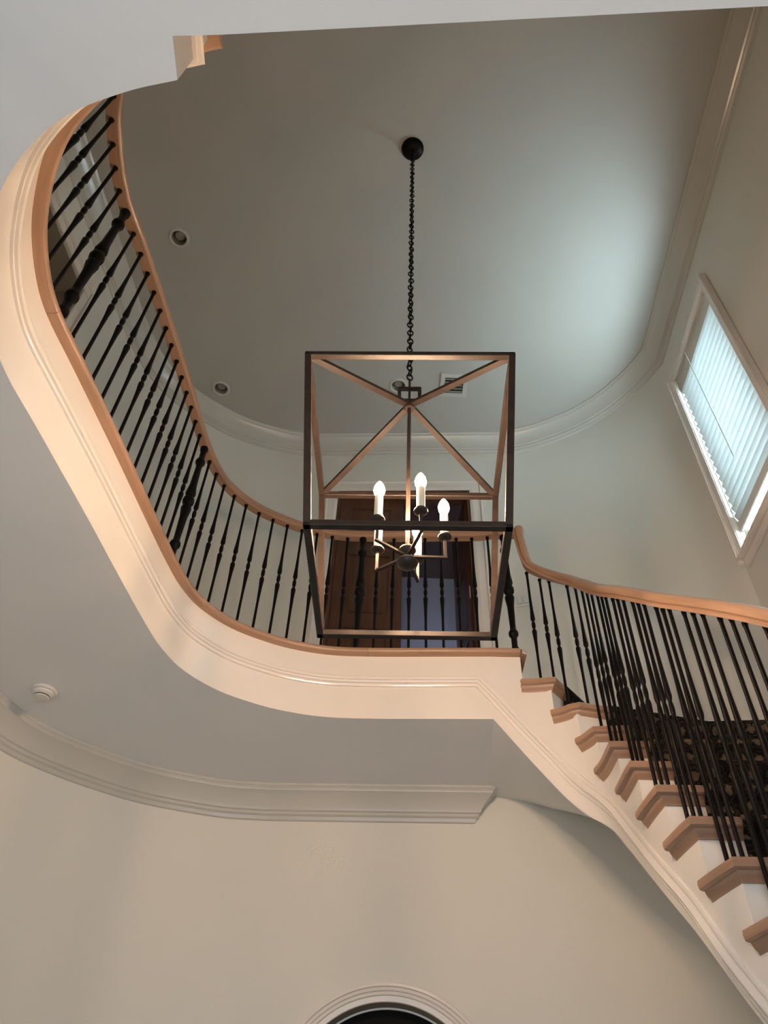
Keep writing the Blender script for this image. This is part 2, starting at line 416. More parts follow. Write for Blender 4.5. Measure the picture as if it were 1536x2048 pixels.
# (fascia moulding and stringer moulding run on in one line; each half belongs to its own thing)
mp = [Vector((near[-1].x, near[-1].y + .004, 2.357))] + [Vector((p.x, p.y, 2.357)) for p in Fcurve if p.x < .54] + [Vector((.552, 3.557, 2.357))]
obj('moulding', sweep_plan(mp, mould), M_trim, g, 40)
nose = [(.09, 0), (-.020, 0), (-.028, .006), (-.031, .017), (-.028, .029), (-.020, .035), (.09, .035)]
nbase = [Fcurve[0] + Vector((.034, -.006, 0))] + Fcurve + [Vector((.72, 3.548, 0)), Vector((.79, 3.545, 0))]
noff = [0, 0] + [min(.016, .016 * i / 8) * -1 for i in range(1, len(nbase) - 1)]
npath = at_z([Vector((p.x + n.x * o, p.y + n.y * o, 0)) for p, n, o in zip(nbase, normals2(nbase), noff)], ZN)
Sn = arc(npath)
def cut(s0, s1): return [at_arc(npath, s0, Sn)] + [p for p, s in zip(npath, Sn) if s0 + .004 < s < s1 - .004] + [at_arc(npath, s1, Sn)]
cuts = [0.0, 1.30, 3.05, 4.05, Sn[-1]]
for a, b in zip(cuts[:-1], cuts[1:]):
    obj('nosing_board', sweep_plan(cut(a + .0008, b - .0008), nose), M_oak, g, 40)

# ------------------------------------------------------------------ staircase
st = thing('staircase', (1.3, .46, ZF), 'curving staircase with cream stringer and risers and oak tread ends', 'staircase')
SP = catmull([(a, b, 0) for a, b, _, _ in ST], 6)
SPz = catmull([(a, b, c) for a, b, c, _ in ST], 6)
SPm = catmull([(a, b, d) for a, b, _, d in ST], 6)
SA = arc(SP)
def project(p):          # arc position on the stringer nearest to a plan point
    best = (1e9, 0)
    for i in range(len(SP) - 1):
        a, b = SP[i], SP[i + 1]; d = b - a; t = max(0, min(1, (p - a).dot(d) / d.dot(d))); q = a + d * t
        if (q - p).length < best[0]: best = ((q - p).length, SA[i] + (SA[i + 1] - SA[i]) * t)
    return best[1]
TZ = [ZU - RISE * k for k in range(21)]
NV = [Vector((x, y, 0)) for x, y in NC]
NDv = [Vector((x, y, 0)).normalized() for x, y in ND]
RS = [project(NV[k] - Vector((NDv[k].y, -NDv[k].x, 0)) * -.0) for k in range(21)]
# riser of tread k stands 3 cm behind its nose
def back_dir(k): return Vector((-NDv[k].y, NDv[k].x, 0))
RSr = [project(NV[k] + back_dir(k) * .03) for k in range(21)]
bm = bmesh.new()
def zlow_at(s): return at_arc(SPz, 0, None)
def interp(s):
    for i in range(len(SA) - 1):
        if SA[i + 1] >= s - 1e-9:
            t = (s - SA[i]) / (SA[i + 1] - SA[i]); return SPz[i].lerp(SPz[i + 1], t), SPm[i].lerp(SPm[i + 1], t)
    return SPz[-1], SPm[-1]
edges = [0.0] + RSr + [SA[-1]]
for k in range(len(edges) - 1):
    s0, s1 = edges[k], edges[k + 1]
    if s1 - s0 < 1e-4: continue
    zt = (TZ[k] if k < 21 else ZF) - .034
    n = max(1, int((s1 - s0) / .03))
    for j in range(n):
        sa, sb = s0 + (s1 - s0) * j / n, s0 + (s1 - s0) * (j + 1) / n
        a, _ = interp(sa); b, _ = interp(sb)
        za, zb = min(a.z, zt - .01), min(b.z, zt - .01)
        bm.faces.new([bm.verts.new(v) for v in ((a.x, a.y, za), (b.x, b.y, zb), (b.x, b.y, zt), (a.x, a.y, zt))])
bmesh.ops.remove_doubles(bm, verts=bm.verts[:], dist=1e-4)
obj('stringer', bm, M_trim, st, 30)
mpath = [Vector((.552, 3.557, 2.357))] + [p for p in SPm if p.z > ZF + .06]
obj('stringer_moulding', sweep_tube([Vector((p.x, p.y, p.z)) for p in mpath], [(a, b) for a, b in mould]), M_trim, st, 40)

def outer_hit(k):        # where a nose line meets the wall
    p, d = NV[k], NDv[k]
    best = None
    for a, b in zip(Wall[:-1], Wall[1:]):
        e = b - a; den = d.x * e.y - d.y * e.x
        if abs(den) < 1e-9: continue
        t = ((a.x - p.x) * e.y - (a.y - p.y) * e.x) / den; u = ((a.x - p.x) * d.y - (a.y - p.y) * d.x) / den
        if t > .05 and -1e-6 <= u <= 1 + 1e-6 and (best is None or t < best): best = t
    return p + d * (best - .004)
OH = [outer_hit(k) for k in range(21)]
def wall_between(k):     # wall vertices between outer ends of nose k and nose k-1
    a, b = OH[k], OH[k - 1]
    ia = min(range(len(Wall) - 1), key=lambda i: seg_d(a, i)); ib = min(range(len(Wall) - 1), key=lambda i: seg_d(b, i))
    mid = []
    for i in range(ia + 1, ib + 1):
        q = Wall[i]; n = normals2(Wall)[i]; mid.append(Vector((q.x + n.x * .004, q.y + n.y * .004, 0)))
    return mid
def seg_d(p, i):
    a, b = Wall[i], Wall[i + 1]; d = b - a; t = max(0, min(1, (p - a).dot(d) / d.dot(d))); return (a + d * t - p).length
tread_prof = [(.0, .035), (-.006, .035), (-.0, .0)]
def prism(bm, pts, z0, z1):
    lo = [bm.verts.new((p.x, p.y, z0)) for p in pts]; hi = [bm.verts.new((p.x, p.y, z1)) for p in pts]
    bm.faces.new(lo[::-1]); bm.faces.new(hi)
    for i in range(len(pts)): bm.faces.new((lo[i], lo[(i + 1) % len(pts)], hi[(i + 1) % len(pts)], hi[i]))
# profile of the oak tread edge: bullnose with a cove strip under it, overhang on the right-hand (negative) side
edge_prof = [(.05, .035), (-.0, .035), (-.007, .031), (-.010, .0175), (-.007, .004), (0, 0), (.010, -.001), (.012, -.007), (.017, -.016), (.026, -.024), (.029, -.032), (.05, -.032)]
for k in range(1, 21):
    z = TZ[k] - .035
    top = [NV[k], OH[k]] + wall_between(k) + [OH[k - 1] + back_dir(k - 1) * .03, NV[k - 1] + back_dir(k - 1) * .03]
    # inner edge of the tread along the stringer, 3 cm proud of it
    s0, s1 = RSr[k], RSr[k - 1]
    L = [at_arc(SP, s1 + (s0 - s1) * j / 5, SA) for j in range(6)]
    nn = normals2(L)      # right-hand side is the void
    inn = [Vector((p.x - n.x * .030, p.y - n.y * .030, 0)) for p, n in zip(L, nn)]
    inn[-1] = NV[k]
    t1 = inn[0] + (inn[0] - inn[1]).normalized() * .012
    body = inn + [OH[k]] + wall_between(k) + [OH[k - 1]] + [NV[k - 1] + back_dir(k - 1) * .045]
    bm = bmesh.new()
    body_in = [p.copy() for p in body]
    # pull the solid back 4 mm inside the moulded edge
    for j in range(6): body_in[j] = body_in[j] + nn[j] * .004 if hasattr(nn[j], 'z') else body_in[j] + Vector((nn[j].x, nn[j].y, 0)) * .004
    body_in[5] = NV[k] + (NDv[k] + back_dir(k)) * .004
    poly_face(bm, [[(p.x, p.y) for p in body_in]], lambda p: (p[0], p[1], TZ[k] - .001))
    poly_face(bm, [[(p.x, p.y) for p in body_in]], lambda p: (p[0], p[1], z + .001))
    path = [Vector((p.x, p.y, z)) for p in [t1] + inn[:-1] + [NV[k]] + [OH[k]]]
    sweep_plan(path, edge_prof, bm)
    obj('tread', bm, M_oak, st, 35)
    # riser under the nose of tread k
    a = at_arc(SP, RSr[k], SA); b = OH[k] + back_dir(k) * .03
    zb = TZ[k + 1] if k < 20 else ZF
    bm = bmesh.new(); bm.faces.new([bm.verts.new(v) for v in ((a.x, a.y, zb), (b.x, b.y, zb), (b.x, b.y, z), (a.x, a.y, z))])
    obj('riser', bm, M_trim, st)
# riser below the landing nose, and the landing return nosing
a = at_arc(SP, RSr[0], SA); b = OH[0] + back_dir(0) * .03
bm = bmesh.new(); bm.faces.new([bm.verts.new(v) for v in ((a.x, a.y, TZ[1]), (b.x, b.y, TZ[1]), (b.x, b.y, ZN), (a.x, a.y, ZN))])
obj('riser', bm, M_trim, st)
path = [Vector((p.x, p.y, ZN)) for p in (Vector((.795, 3.516, 0)), NV[0], NV[0] + NDv[0] * .8)]
bm = sweep_plan(path, [(.05, .035), (0, .035), (-.006, .031), (-.009, .0175), (-.006, .004), (0, 0), (.05, 0)])
obj('landing_nosing', bm, M_oak, st, 40)
bm = bmesh.new()
poly_face(bm, [[(.66, 3.56), (NV[0].x, NV[0].y + .01), (OH[0].x, OH[0].y), (.66, 4.40)]], lambda p: (p[0], p[1], ZU - .002))
obj('landing_board', bm, M_oak, st)
# plastered underside of the flight
bm = bmesh.new(); rows = []
def zat(s): return interp(s)[0].z
sl = [(Vector((.617, 3.552, 0)), Vector((.70, 4.42, 0)), 2.13, 2.13)]
def wall_pt(x):
    return min((p for p in resample(Wall, .02) if p.y > 3), key=lambda p: abs(p.x - x))
SOW = {0: (.90, 2.102), 1: (1.07, 2.05), 2: (1.25, 1.985), 3: (1.50, 1.88), 4: (1.80, 1.74), 5: (2.0, 1.58)}
for k in range(0, 21):
    a = at_arc(SP, RSr[k], SA); za = zat(RSr[k])
    if k in SOW: q = wall_pt(SOW[k][0]); b, zb = Vector((q.x, q.y, 0)), SOW[k][1]
    else: b = OH[k - 1] + back_dir(k) * .03; zb = za + .12
    sl.append((a, b, za, zb))
prev = None
for a, b, z, z2 in sl:
    row = [bm.verts.new(a.lerp(b, j / 6) + Vector((0, 0, z + (z2 - z) * j / 6))) for j in range(7)]
    if prev:
        for j in range(6): bm.faces.new((prev[j], prev[j + 1], row[j + 1], row[j]))
    prev = row
obj('underside', bm, M_slab, st, 40)

# carpet runner
bm = bmesh.new(); uvl = bm.loops.layers.uv.verify(); rows = []
def across(k, back, z):
    a = NV[k] + NDv[k] * (.165 if k > 2 else (.05, .11, .16)[k]) + back_dir(k) * back; b = OH[k] - NDv[k] * .06 + back_dir(k) * back
    w = (b - a).length; n = 8
    return [(a.lerp(b, j / n) + Vector((0, 0, z)), w * j / n) for j in range(n + 1)]
prof = []
for k in range(1, 21):
    prof += [across(k - 1, .022, TZ[k] + .006) if k > 1 else across(0, .022, TZ[1] + .006), across(k, .004, TZ[k] + .007), across(k, -.010, TZ[k] + .003), across(k, -.016, TZ[k] - .010), across(k, -.016, TZ[k] - .024), across(k, -.010, TZ[k] - .038), across(k, .004, TZ[k] - .052), across(k, .020, TZ[k] - .074)]
prof.append(across(20, .022, ZF + .006))
v = 0; prev = None
for r in prof:
    if prev: v += (r[4][0] - prev[1][4][0]).length
    row = ([bm.verts.new(p) for p, _ in r], r, v)
    if prev:
        for j in range(len(r) - 1):
            f = bm.faces.new((prev[0][j], prev[0][j + 1], row[0][j + 1], row[0][j]))
            for l, uv in zip(f.loops, ((r[j][1], prev[2]), (r[j + 1][1], prev[2]), (r[j + 1][1], v), (r[j][1], v))): l[uvl].uv = uv
    prev = row
run = obj('stair_runner', bm, M_carpet, None, 40)
run['label'] = 'dark patterned carpet runner covering the stair treads behind the black balusters'; run['category'] = 'carpet'

# ------------------------------------------------------------------ balustrades
rail_prof = [(-.024, 0), (.024, 0), (.026, .010), (.021, .016), (.031, .022), (.033, .036), (.028, .050), (.016, .058), (0, .061), (-.016, .058), (-.028, .050), (-.033, .036), (-.031, .022), (-.021, .016), (-.026, .010)]
ZR = 3.45            # underside of gallery rail
def bal_prof(L, frac=.5, slim=1.0):
    c = L * frac
    return [(r * 1.18 if r < .009 else r * 1.18 * slim, z) for r, z in [(.0085, 0), (.0066, .012), (.0064, c - .22), (.0085, c - .12), (.0120, c - .052), (.0105, c - .042), (.0062, c - .032), (.0065, c - .027), (.0094, c - .014), (.0100, c), (.0094, c + .014), (.0065, c + .027), (.0062, c + .032),
            (.0105, c + .042), (.0120, c + .052), (.0085, c + .12), (.0064, c + .22), (.0066, L - .02), (.0100, L - .008), (.0100, L)]]
def new_prof(L):
    c = L * .5
    return [(r * 1.1, z) for r, z in [(.022, 0), (.022, .02), (.0155, .035), (.0155, .10), (.024, .112), (.026, .125), (.024, .138), (.0165, .15), (.0155, .18), (.019, c - .12), (.026, c - .062), (.024, c - .048), (.017, c - .038), (.018, c - .032), (.027, c - .018), (.029, c), (.027, c + .018), (.018, c + .032), (.017, c + .038),
            (.024, c + .048), (.026, c + .062), (.019, c + .12), (.0155, L - .18), (.0165, L - .15), (.024, L - .138), (.026, L - .125), (.024, L - .112), (.0155, L - .10), (.0155, L - .035), (.021, L - .02), (.021, L)]]
LB = ZR - ZU
def mesh_of(bm, name, m, smooth=50):
    me = bpy.data.meshes.new(name); bm.normal_update(); bm.to_mesh(me); bm.free(); me.materials.append(m)
    for p in me.polygons: p.use_smooth = True
    me.set_sharp_from_angle(angle=math.radians(smooth)); return me
me_bal = mesh_of(lathe(bal_prof(LB), 12), 'baluster', M_iron)
me_flight = mesh_of(lathe(bal_prof(LB, .46, .86), 12), 'baluster', M_iron)
me_new = mesh_of(lathe(new_prof(LB), 16), 'newel', M_iron)
def put(name, me, root, p, sz=1.0):
    o = bpy.data.objects.new(name, me); C.objects.link(o); o.parent = root
    o.location = Vector(p) - root.location; o.scale = (1, 1, sz); return o
def gal_off(y):
    K = [(.4, .05), (.9, .02), (1.11, .0), (1.22, -.018), (1.43, -.036), (1.65, -.040), (1.96, -.030), (2.27, -.020), (2.57, -.010), (2.86, .006), (3.3, .022), (9, .022)]
    for (a, b), (c, d) in zip(K[:-1], K[1:]):
        if a <= y <= c: return b + (d - b) * (y - a) / (c - a)
    return K[0][1]
gp = [Vector((p.x + n.x * gal_off(p.y), p.y + n.y * gal_off(p.y), 0)) for p, n in zip(Fcurve, normals2(Fcurve))]
gp = resample(gp + [Vector((.70, 3.552, 0)), Vector((.80, 3.545, 0))], .03)
gr = thing('gallery_balustrade', (gp[60].x, gp[60].y, ZU), 'black iron balustrade with an oak handrail curving along the upper gallery', 'balustrade')
GS = arc(gp)
def near_arc(P, S, q):
    i = min(range(len(P)), key=lambda i: (P[i].xy - Vector(q)).length); return S[i]
s4 = near_arc(gp, GS, (-1.243, 1.53)); s40 = near_arc(gp, GS, (.762, 3.55)); sp = (s40 - s4) / 36
obj('handrail', sweep_tube([Vector((p.x, p.y, ZR)) for p in gp] + [Vector((.843, 3.542, ZR))], rail_prof), M_oak, gr, 40)
for i in range(-8, 41):
    s = s4 + (i - 4) * sp
    if s < .02: continue
    p = at_arc(gp, s, GS)
    nw = i in (4, 18, 31, 40)
    put('newel' if nw else 'baluster', me_new if nw else me_bal, gr, (p.x, p.y, ZU))

# stair balustrade: rail points (underside)
RP = [(.845, 3.541, 3.43), (.850, 3.538, 3.36), (.856, 3.535, 3.29), (.864, 3.531, 3.225), (.880, 3.526, 3.172), (.91, 3.516, 3.130), (.97, 3.486, 3.065), (1.03, 3.43, 2.985), (1.075, 3.36, 2.905), (1.098, 3.28, 2.815), (1.10, 3.2, 2.735), (1.103, 3.08, 2.61), (1.106, 2.95, 2.485), (1.112, 2.776, 2.33), (1.125, 2.59, 2.155), (1.15, 2.42, 1.99), (1.185, 2.24, 1.825), (1.235, 2.01, 1.605), (1.265, 1.85, 1.44), (1.295, 1.66, 1.24), (1.315, 1.46, 1.03), (1.33, 1.26, .82), (1.335, 1.06, .61), (1.34, .86, .40), (1.34, .66, .19), (1.34, .46, -.02), (1.34, .26, -.22), (1.34, .06, -.42)]
RC = resample(catmull(RP, 6), .03)
srl = thing('stair_balustrade', (1.33, .1, ZF), 'black iron balustrade with an oak handrail dropping along the staircase at right', 'balustrade')
gooseneck = [Vector((.845, 3.541, ZR + .055))]
obj('handrail', sweep_tube(gooseneck + RC, rail_prof), M_oak, srl, 40)
RA = arc([Vector((p.x, p.y, 0)) for p in RC])
def rail_at(q):
    i = min(range(len(RC)), key=lambda i: (RC[i].xy - Vector((q[0], q[1]))).length); return RC[i].z
bp = offset2(SP, .040)
bpA = arc(bp)
for k in range(1, 21):
    s0, s1 = RSr[k] - .0, RSr[k - 1]
    fu = 1 - .066 / abs(s1 - s0)
    fr = {1: (.32,), 2: (.50,), 3: ()}.get(k, (.08, (.08 + fu) / 2, fu))
    spots = []
    for f in fr:
        s = s0 + (s1 - s0) * f
        p = at_arc(SP, s, SA); q = at_arc(SP, s + .01, SA) - at_arc(SP, s - .01, SA); q.normalize()
        spots.append(p + Vector((-q.y, q.x, 0)) * .040)
    if k <= 3: spots.append(NV[k] + NDv[k] * (.062, .066, .045)[k - 1] + back_dir(k) * (.030, .030, .034)[k - 1])
    for p in spots:
        L = rail_at(p) - TZ[k] + .004
        put('baluster', me_flight if k > 3 else me_bal, srl, (p.x, p.y, TZ[k]), L / LB)

# ------------------------------------------------------------------ lantern
LX, LY = .084, 1.885
yaw = math.radians(-2.7)
def lp(a, b, z):         # lantern-local to world
    return Vector((LX + a * math.cos(yaw) - b * math.sin(yaw), LY + a * math.sin(yaw) + b * math.cos(yaw), z))
ln = thing('lantern_pendant', (LX, LY, 1.60), 'large open bronze lantern with candle bulbs hanging on a chain in the stairwell', 'pendant light')
ZT, ZB, ZH = 2.388, 1.602, 2.555
ht, hb, bw = (.368, .346), (.298, .268), .023
sg = [(-1, -1), (1, -1), (1, 1), (-1, 1)]
UX = lp(1, 0, 0) - lp(0, 0, 0)
for h, z in ((ht, ZT), (hb, ZB)):
    for i in range(4):
        a, b = sg[i], sg[(i + 1) % 4]
        A, B = lp(a[0] * h[0], a[1] * h[1], z), lp(b[0] * h[0], b[1] * h[1], z); d = (B - A).normalized() * bw / 2
        bm = bmesh.new(); bar(bm, A - d, B + d, bw, bw)
        bmesh.ops.bevel(bm, geom=bm.edges[:], offset=.002, segments=1, affect='EDGES')
        obj('rim_bar', bm, M_bronze, ln)
for a in sg:
    A, B = lp(a[0] * hb[0], a[1] * hb[1], ZB), lp(a[0] * ht[0], a[1] * ht[1], ZT)
    bm = bmesh.new(); bar(bm, A, B, bw, bw, up=UX)
    obj('corner_post', bm, M_bronze, ln)
    bm = bmesh.new(); bar(bm, lp(a[0] * ht[0], a[1] * ht[1], ZT), lp(a[0] * .006, a[1] * .006, ZH), .024, .016)
    obj('roof_bar', bm, M_bronze, ln)
bm = bmesh.new(); lathe([(.02, ZH - .022), (.024, ZH - .012), (.024, ZH + .012), (.016, ZH + .02)], 12, bm, Matrix.Translation((LX, LY, 0)))
obj('roof_hub', bm, M_bronze, ln, 40)
bm = bmesh.new()         # square hanging loop above the hub
zq = ZH + .075; hq = .042
for s in (-1, 1):
    bar(bm, lp(s * hq, 0, zq - hq - .006), lp(s * hq, 0, zq + hq + .006), .014)
    bar(bm, lp(-hq, 0, zq + s * hq), lp(hq, 0, zq + s * hq), .014)
cyl(bm, lp(0, 0, ZH), lp(0, 0, zq + hq + .07), .005)
obj('hanging_loop', bm, M_bronze, ln)
ZA = 1.722
bm = bmesh.new(); cyl(bm, lp(0, 0, ZA), lp(0, 0, ZH), .0075); obj('centre_rod', bm, M_bronze, ln, 40)
bm = bmesh.new(); lathe([(.004, ZA - .050), (.022, ZA - .046), (.034, ZA - .034), (.036, ZA - .026), (.030, ZA - .018), (.015, ZA - .012), (.015, ZA + .012), (.024, ZA + .018), (.029, ZA + .026), (.027, ZA + .034), (.016, ZA + .042), (.008, ZA + .046)], 24, bm, Matrix.Translation((LX, LY, 0)))
obj('arm_hub', bm, M_bronze, ln, 35)
RARM = .126
bulb_prof = [(.006, 0), (.012, .006), (.0185, .022), (.020, .034), (.017, .050), (.010, .066), (.004, .076), (.001, .079)]
for i in range(5):
    an = math.radians(-1 + 72 * i)
    e = Vector((LX + RARM * math.cos(an), LY + RARM * math.sin(an), ZA))
    bm = bmesh.new(); bar(bm, Vector((LX, LY, ZA)), e + Vector((math.cos(an), math.sin(an), 0)) * .006, .011, .008)
    bar(bm, e, e + Vector((0, 0, .085)), .010, .010)
    arm = obj('candle_arm', bm, M_bronze, ln)
    T = Matrix.Translation(e)
    obj('drip_cup', lathe([(.006, .084), (.018, .087), (.0235, .093), (.0235, .098), (.017, .101), (.014, .108)], 16, None, T), M_bronze, arm, 40)
    obj('candle_sleeve', lathe([(.0145, .106), (.0145, .205)], 14, None, T), M_sleeve, arm, 40)
    obj('bulb', lathe(bulb_prof, 14, None, T @ Matrix.Translation((0, 0, .205))), M_bulb, arm, 60)
# chain and canopy
def link_bm(bm, c, L, W, r, ang):
    n, mseg = 14, 6; ring = []
    ca, sa = math.cos(ang), math.sin(ang)
    for i in range(n):
        t = 2 * PI * i / n
        cx = W * math.cos(t); cz = L * math.sin(t)
        row = []
        nx, nz = math.cos(t), math.sin(t)
        for j in range(mseg):
            q = 2 * PI * j / mseg
            x = cx + r * math.cos(q) * nx; z = cz + r * math.cos(q) * nz; y = r * math.sin(q)
            row.append(bm.verts.new((c[0] + x * ca - y * sa, c[1] + x * sa + y * ca, c[2] + z)))
        ring.append(row)
    for i in range(n):
        for j in range(mseg):
            bm.faces.new((ring[i][j], ring[(i + 1) % n][j], ring[(i + 1) % n][(j + 1) % mseg], ring[i][(j + 1) % mseg]))
bm = bmesh.new(); z = zq + hq + .085; i = 0
while z < ZC - .03:
    link_bm(bm, (LX + .0015 * math.sin(i * 1.9), LY, z), .021, .0125, .0036, i * PI / 2 + .35 + .25 * math.sin(i * .45)); z += .0355; i += 1
ch = obj('chain', bm, M_iron, ln, 60); ch['kind'] = 'stuff'
bm = bmesh.new(); lathe([(.012, ZC - .036), (.03, ZC - .034), (.064, ZC - .024), (.074, ZC - .012), (.076, ZC)], 32, bm, Matrix.Translation((LX, LY, 0)))
obj('ceiling_canopy', bm, M_iron, ln, 35)

# ------------------------------------------------------------------ ceiling fittings
DLL = ['round recessed ceiling light nearest the gallery handrail, far from the crown moulding', 'round recessed ceiling light close beside the curved crown moulding', 'round recessed ceiling light behind the lantern, beside the air vent']
for (x, y), lab in zip(DL, DLL):
    d = thing('recessed_light', (x, y, ZC), lab, 'ceiling light', 'recessed lights in the stairwell ceiling')
    T = Matrix.Translation((x, y, ZC))
    obj('trim_ring', lathe([(.056, .004), (.056, -.004), (.062, -.009), (.072, -.008), (.078, 0)], 28, None, T, cap=False), M_fit, d, 30)
    obj('can', lathe([(.057, 0), (.054, .06), (.054, .11), (.001, .112)], 28, None, T, cap=False), M_can, d, 30)
    obj('lamp', lathe([(.02, .026), (.034, .030), (.046, .06), (.052, .09)], 20, None, T), M_lens, d, 30)
vx, vy = .545, 3.79
av = thing('air_vent', (vx, vy, ZC), 'square white air vent in the ceiling behind the lantern roof', 'air vent')
hv = .115
bm = bmesh.new()
for s in (-1, 1):
    add_box(bm, (vx + s * (hv - .018), vy, ZC - .006), (.036, 2 * hv, .012)); add_box(bm, (vx, vy + s * (hv - .018), ZC - .006), (2 * hv - .072, .036, .012))
obj('vent_frame', bm, M_fit, av)
obj('vent_backing', box((vx, vy, ZC - .002), (2 * hv - .07, 2 * hv - .07, .003)), M_dark, av)
for i in range(5):
    obj('louvre', box((vx, vy - .062 + i * .031, ZC - .010), (2 * hv - .074, .026, .002), Matrix.Rotation(math.radians(32), 3, 'X')), M_can, av)
sd = thing('smoke_detector', (-1.70, 3.47, ZS), 'round white smoke detector under the gallery beside the lower crown moulding', 'smoke detector')
T = Matrix.Translation((-1.70, 3.47, ZS))
obj('base_plate', lathe([(.066, 0), (.068, -.008), (.064, -.014), (.056, -.016)], 28, None, T), M_white, sd, 30)
obj('sensor_body', lathe([(.056, -.014), (.054, -.024), (.046, -.030), (.040, -.034)], 28, None, T), M_white, sd, 30)
obj('sensor_slots', lathe([(.037, -.033), (.037, -.041)], 28, None, T, cap=False), M_dark, sd, 30)
obj('sensor_cap', lathe([(.040, -.040), (.038, -.045), (.02, -.048), (.002, -.049)], 28, None, T), M_white, sd, 30)

# ------------------------------------------------------------------ light switch on the landing wall
pw = Vector((1.05, 0, 0))
for a, b in zip(W_right[:-1], W_right[1:]):
    if b.x <= 1.05 <= a.x: t = (1.05 - a.x) / (b.x - a.x); pw = a.lerp(b, t); tang = (a - b).normalized()
inn_n = Vector((tang.y, -tang.x, 0)); inn_n = inn_n if inn_n.y < 0 else -inn_n
Rm = Matrix((tang, inn_n, Vector((0, 0, 1)))).transposed()
swz = 3.625
sw = thing('light_switch', (pw.x, pw.y, swz), 'white double rocker light switch plate on the wall beside the landing post', 'light switch')
obj('switch_plate', box(pw + inn_n * .003 + Vector((0, 0, swz)), (.118, .006, .118), Rm, .0015), M_white, sw)
for s in (-1, 1):
    obj('rocker', box(pw + inn_n * .008 + tang * (.024 * s) + Vector((0, 0, swz)), (.034, .005, .068), Rm, .001), M_white, sw)
    bm = bmesh.new()
    obj('rocker_gap', box(pw + inn_n * .0055 + tang * (.024 * s) + Vector((0, 0, swz)), (.039, .002, .073), Rm), M_can, sw)

# ------------------------------------------------------------------ upper doorway with two wood leaves
nb = Vector((-(W_flat[1].y - W_flat[0].y), W_flat[1].x - W_flat[0].x, 0)).normalized(); nb = nb if nb.y < 0 else -nb   # into the stairwell
tb = (W_flat[0] - W_flat[1]).normalized()
Rb = Matrix((tb, -nb, Vector((0, 0, 1)))).transposed()
def bw_pt(x, z, out=0): p = fw(sx(x), z); return p + nb * out
dr = sroot('door_1', bw_pt(.16, ZU), 'double doorway with white casing and dark wood doors at the landing', 'door')
cp = [(0, .10), (.026, .10), (.026, .088), (.014, .080), (.012, .05), (.016, .03), (.010, .012), (.006, 0), (0, 0)]
def casing(x0, x1, z0, z1, parent, w=.10):
    for x, s in ((x0, -1), (x1, 1)):
        bm = bmesh.new()
        pr = [bw_pt(x + s * b, z0, a) for a, b in cp]; pr2 = [bw_pt(x + s * b, z1 + b, a) for a, b in cp]
        va = [bm.verts.new(p) for p in pr]; vb = [bm.verts.new(p) for p in pr2]
        for i in range(len(cp)): bm.faces.new((va[i], va[(i + 1) % len(cp)], vb[(i + 1) % len(cp)], vb[i]))
        bmesh.ops.recalc_face_normals(bm, faces=bm.faces[:])
        obj('casing', bm, M_trim, parent, 30)
    bm = bmesh.new()
    va = [bm.verts.new(bw_pt(x0 - b, z1 + b, a)) for a, b in cp]; vb = [bm.verts.new(bw_pt(x1 + b, z1 + b, a)) for a, b in cp]
    for i in range(len(cp)): bm.faces.new((va[i], va[(i + 1) % len(cp)], vb[(i + 1) % len(cp)], vb[i]))
    bmesh.ops.recalc_face_normals(bm, faces=bm.faces[:])
    obj('casing', bm, M_trim, parent, 30)
casing(-.395, .715, ZU, 4.83, dr)
bm = bmesh.new()                                        # jamb lining
for x, s in ((-.395, 1), (.715, -1)):
    add_box(bm, bw_pt(x + s * .012, (ZU + 4.83) / 2, -.08), (.024, .16, 4.83 - ZU), Rb)
add_box(bm, bw_pt(.16, 4.818, -.08), (1.06, .16, .024), Rb)
obj('jamb', bm, M_brown, dr)
def leaf(hinge, direc, W, H, name='door_leaf'):
    """panelled leaf: hinge point, plan direction"""
    direc = direc.normalized(); nrm = Vector((direc.y, -direc.x, 0)); nrm = nrm if nrm.y < 0 or abs(nrm.y) < .3 else -nrm
    R = Matrix((direc, nrm, Vector((0, 0, 1)))).transposed()
    ctr = hinge + direc * W / 2
    bm = bmesh.new(); st_w = .105
    zs = [(0, .20), (.86, .98), (1.58, 1.70), (H - .13, H)]
    for z0, z1 in zs: add_box(bm, ctr + Vector((0, 0, (z0 + z1) / 2)), (W - 2 * st_w, .042, z1 - z0), R)
    for s in (-1, 1): add_box(bm, ctr + direc * s * (W / 2 - st_w / 2) + Vector((0, 0, H / 2)), (st_w, .042, H), R)
    lf = obj(name, bm, M_brown, dr)
    for (a0, a1), (b0, b1) in zip(zs[:-1], zs[1:]):
        bm = add_box(bmesh.new(), ctr + Vector((0, 0, (a1 + b0) / 2)), (W - 2 * st_w + .01, .014, b0 - a1 + .01), R)
        add_box(bm, ctr + Vector((0, 0, (a1 + b0) / 2)), (W - 2 * st_w - .07, .030, b0 - a1 - .07), R)
        obj('door_panel', bm, M_brown, lf)
    return lf
hL = bw_pt(-.371, ZU + .008, -.06); hR = bw_pt(.691, ZU + .008, -.10)
leaf(hL, tb - nb * .10, .53, 2.24)
leaf(hR, -nb * 1.0 - tb * .16, .53, 2.24)
obj('strike_plate', box(bw_pt(.672, 3.76, -.06), (.006, .03, .10), Rb), M_white, dr)
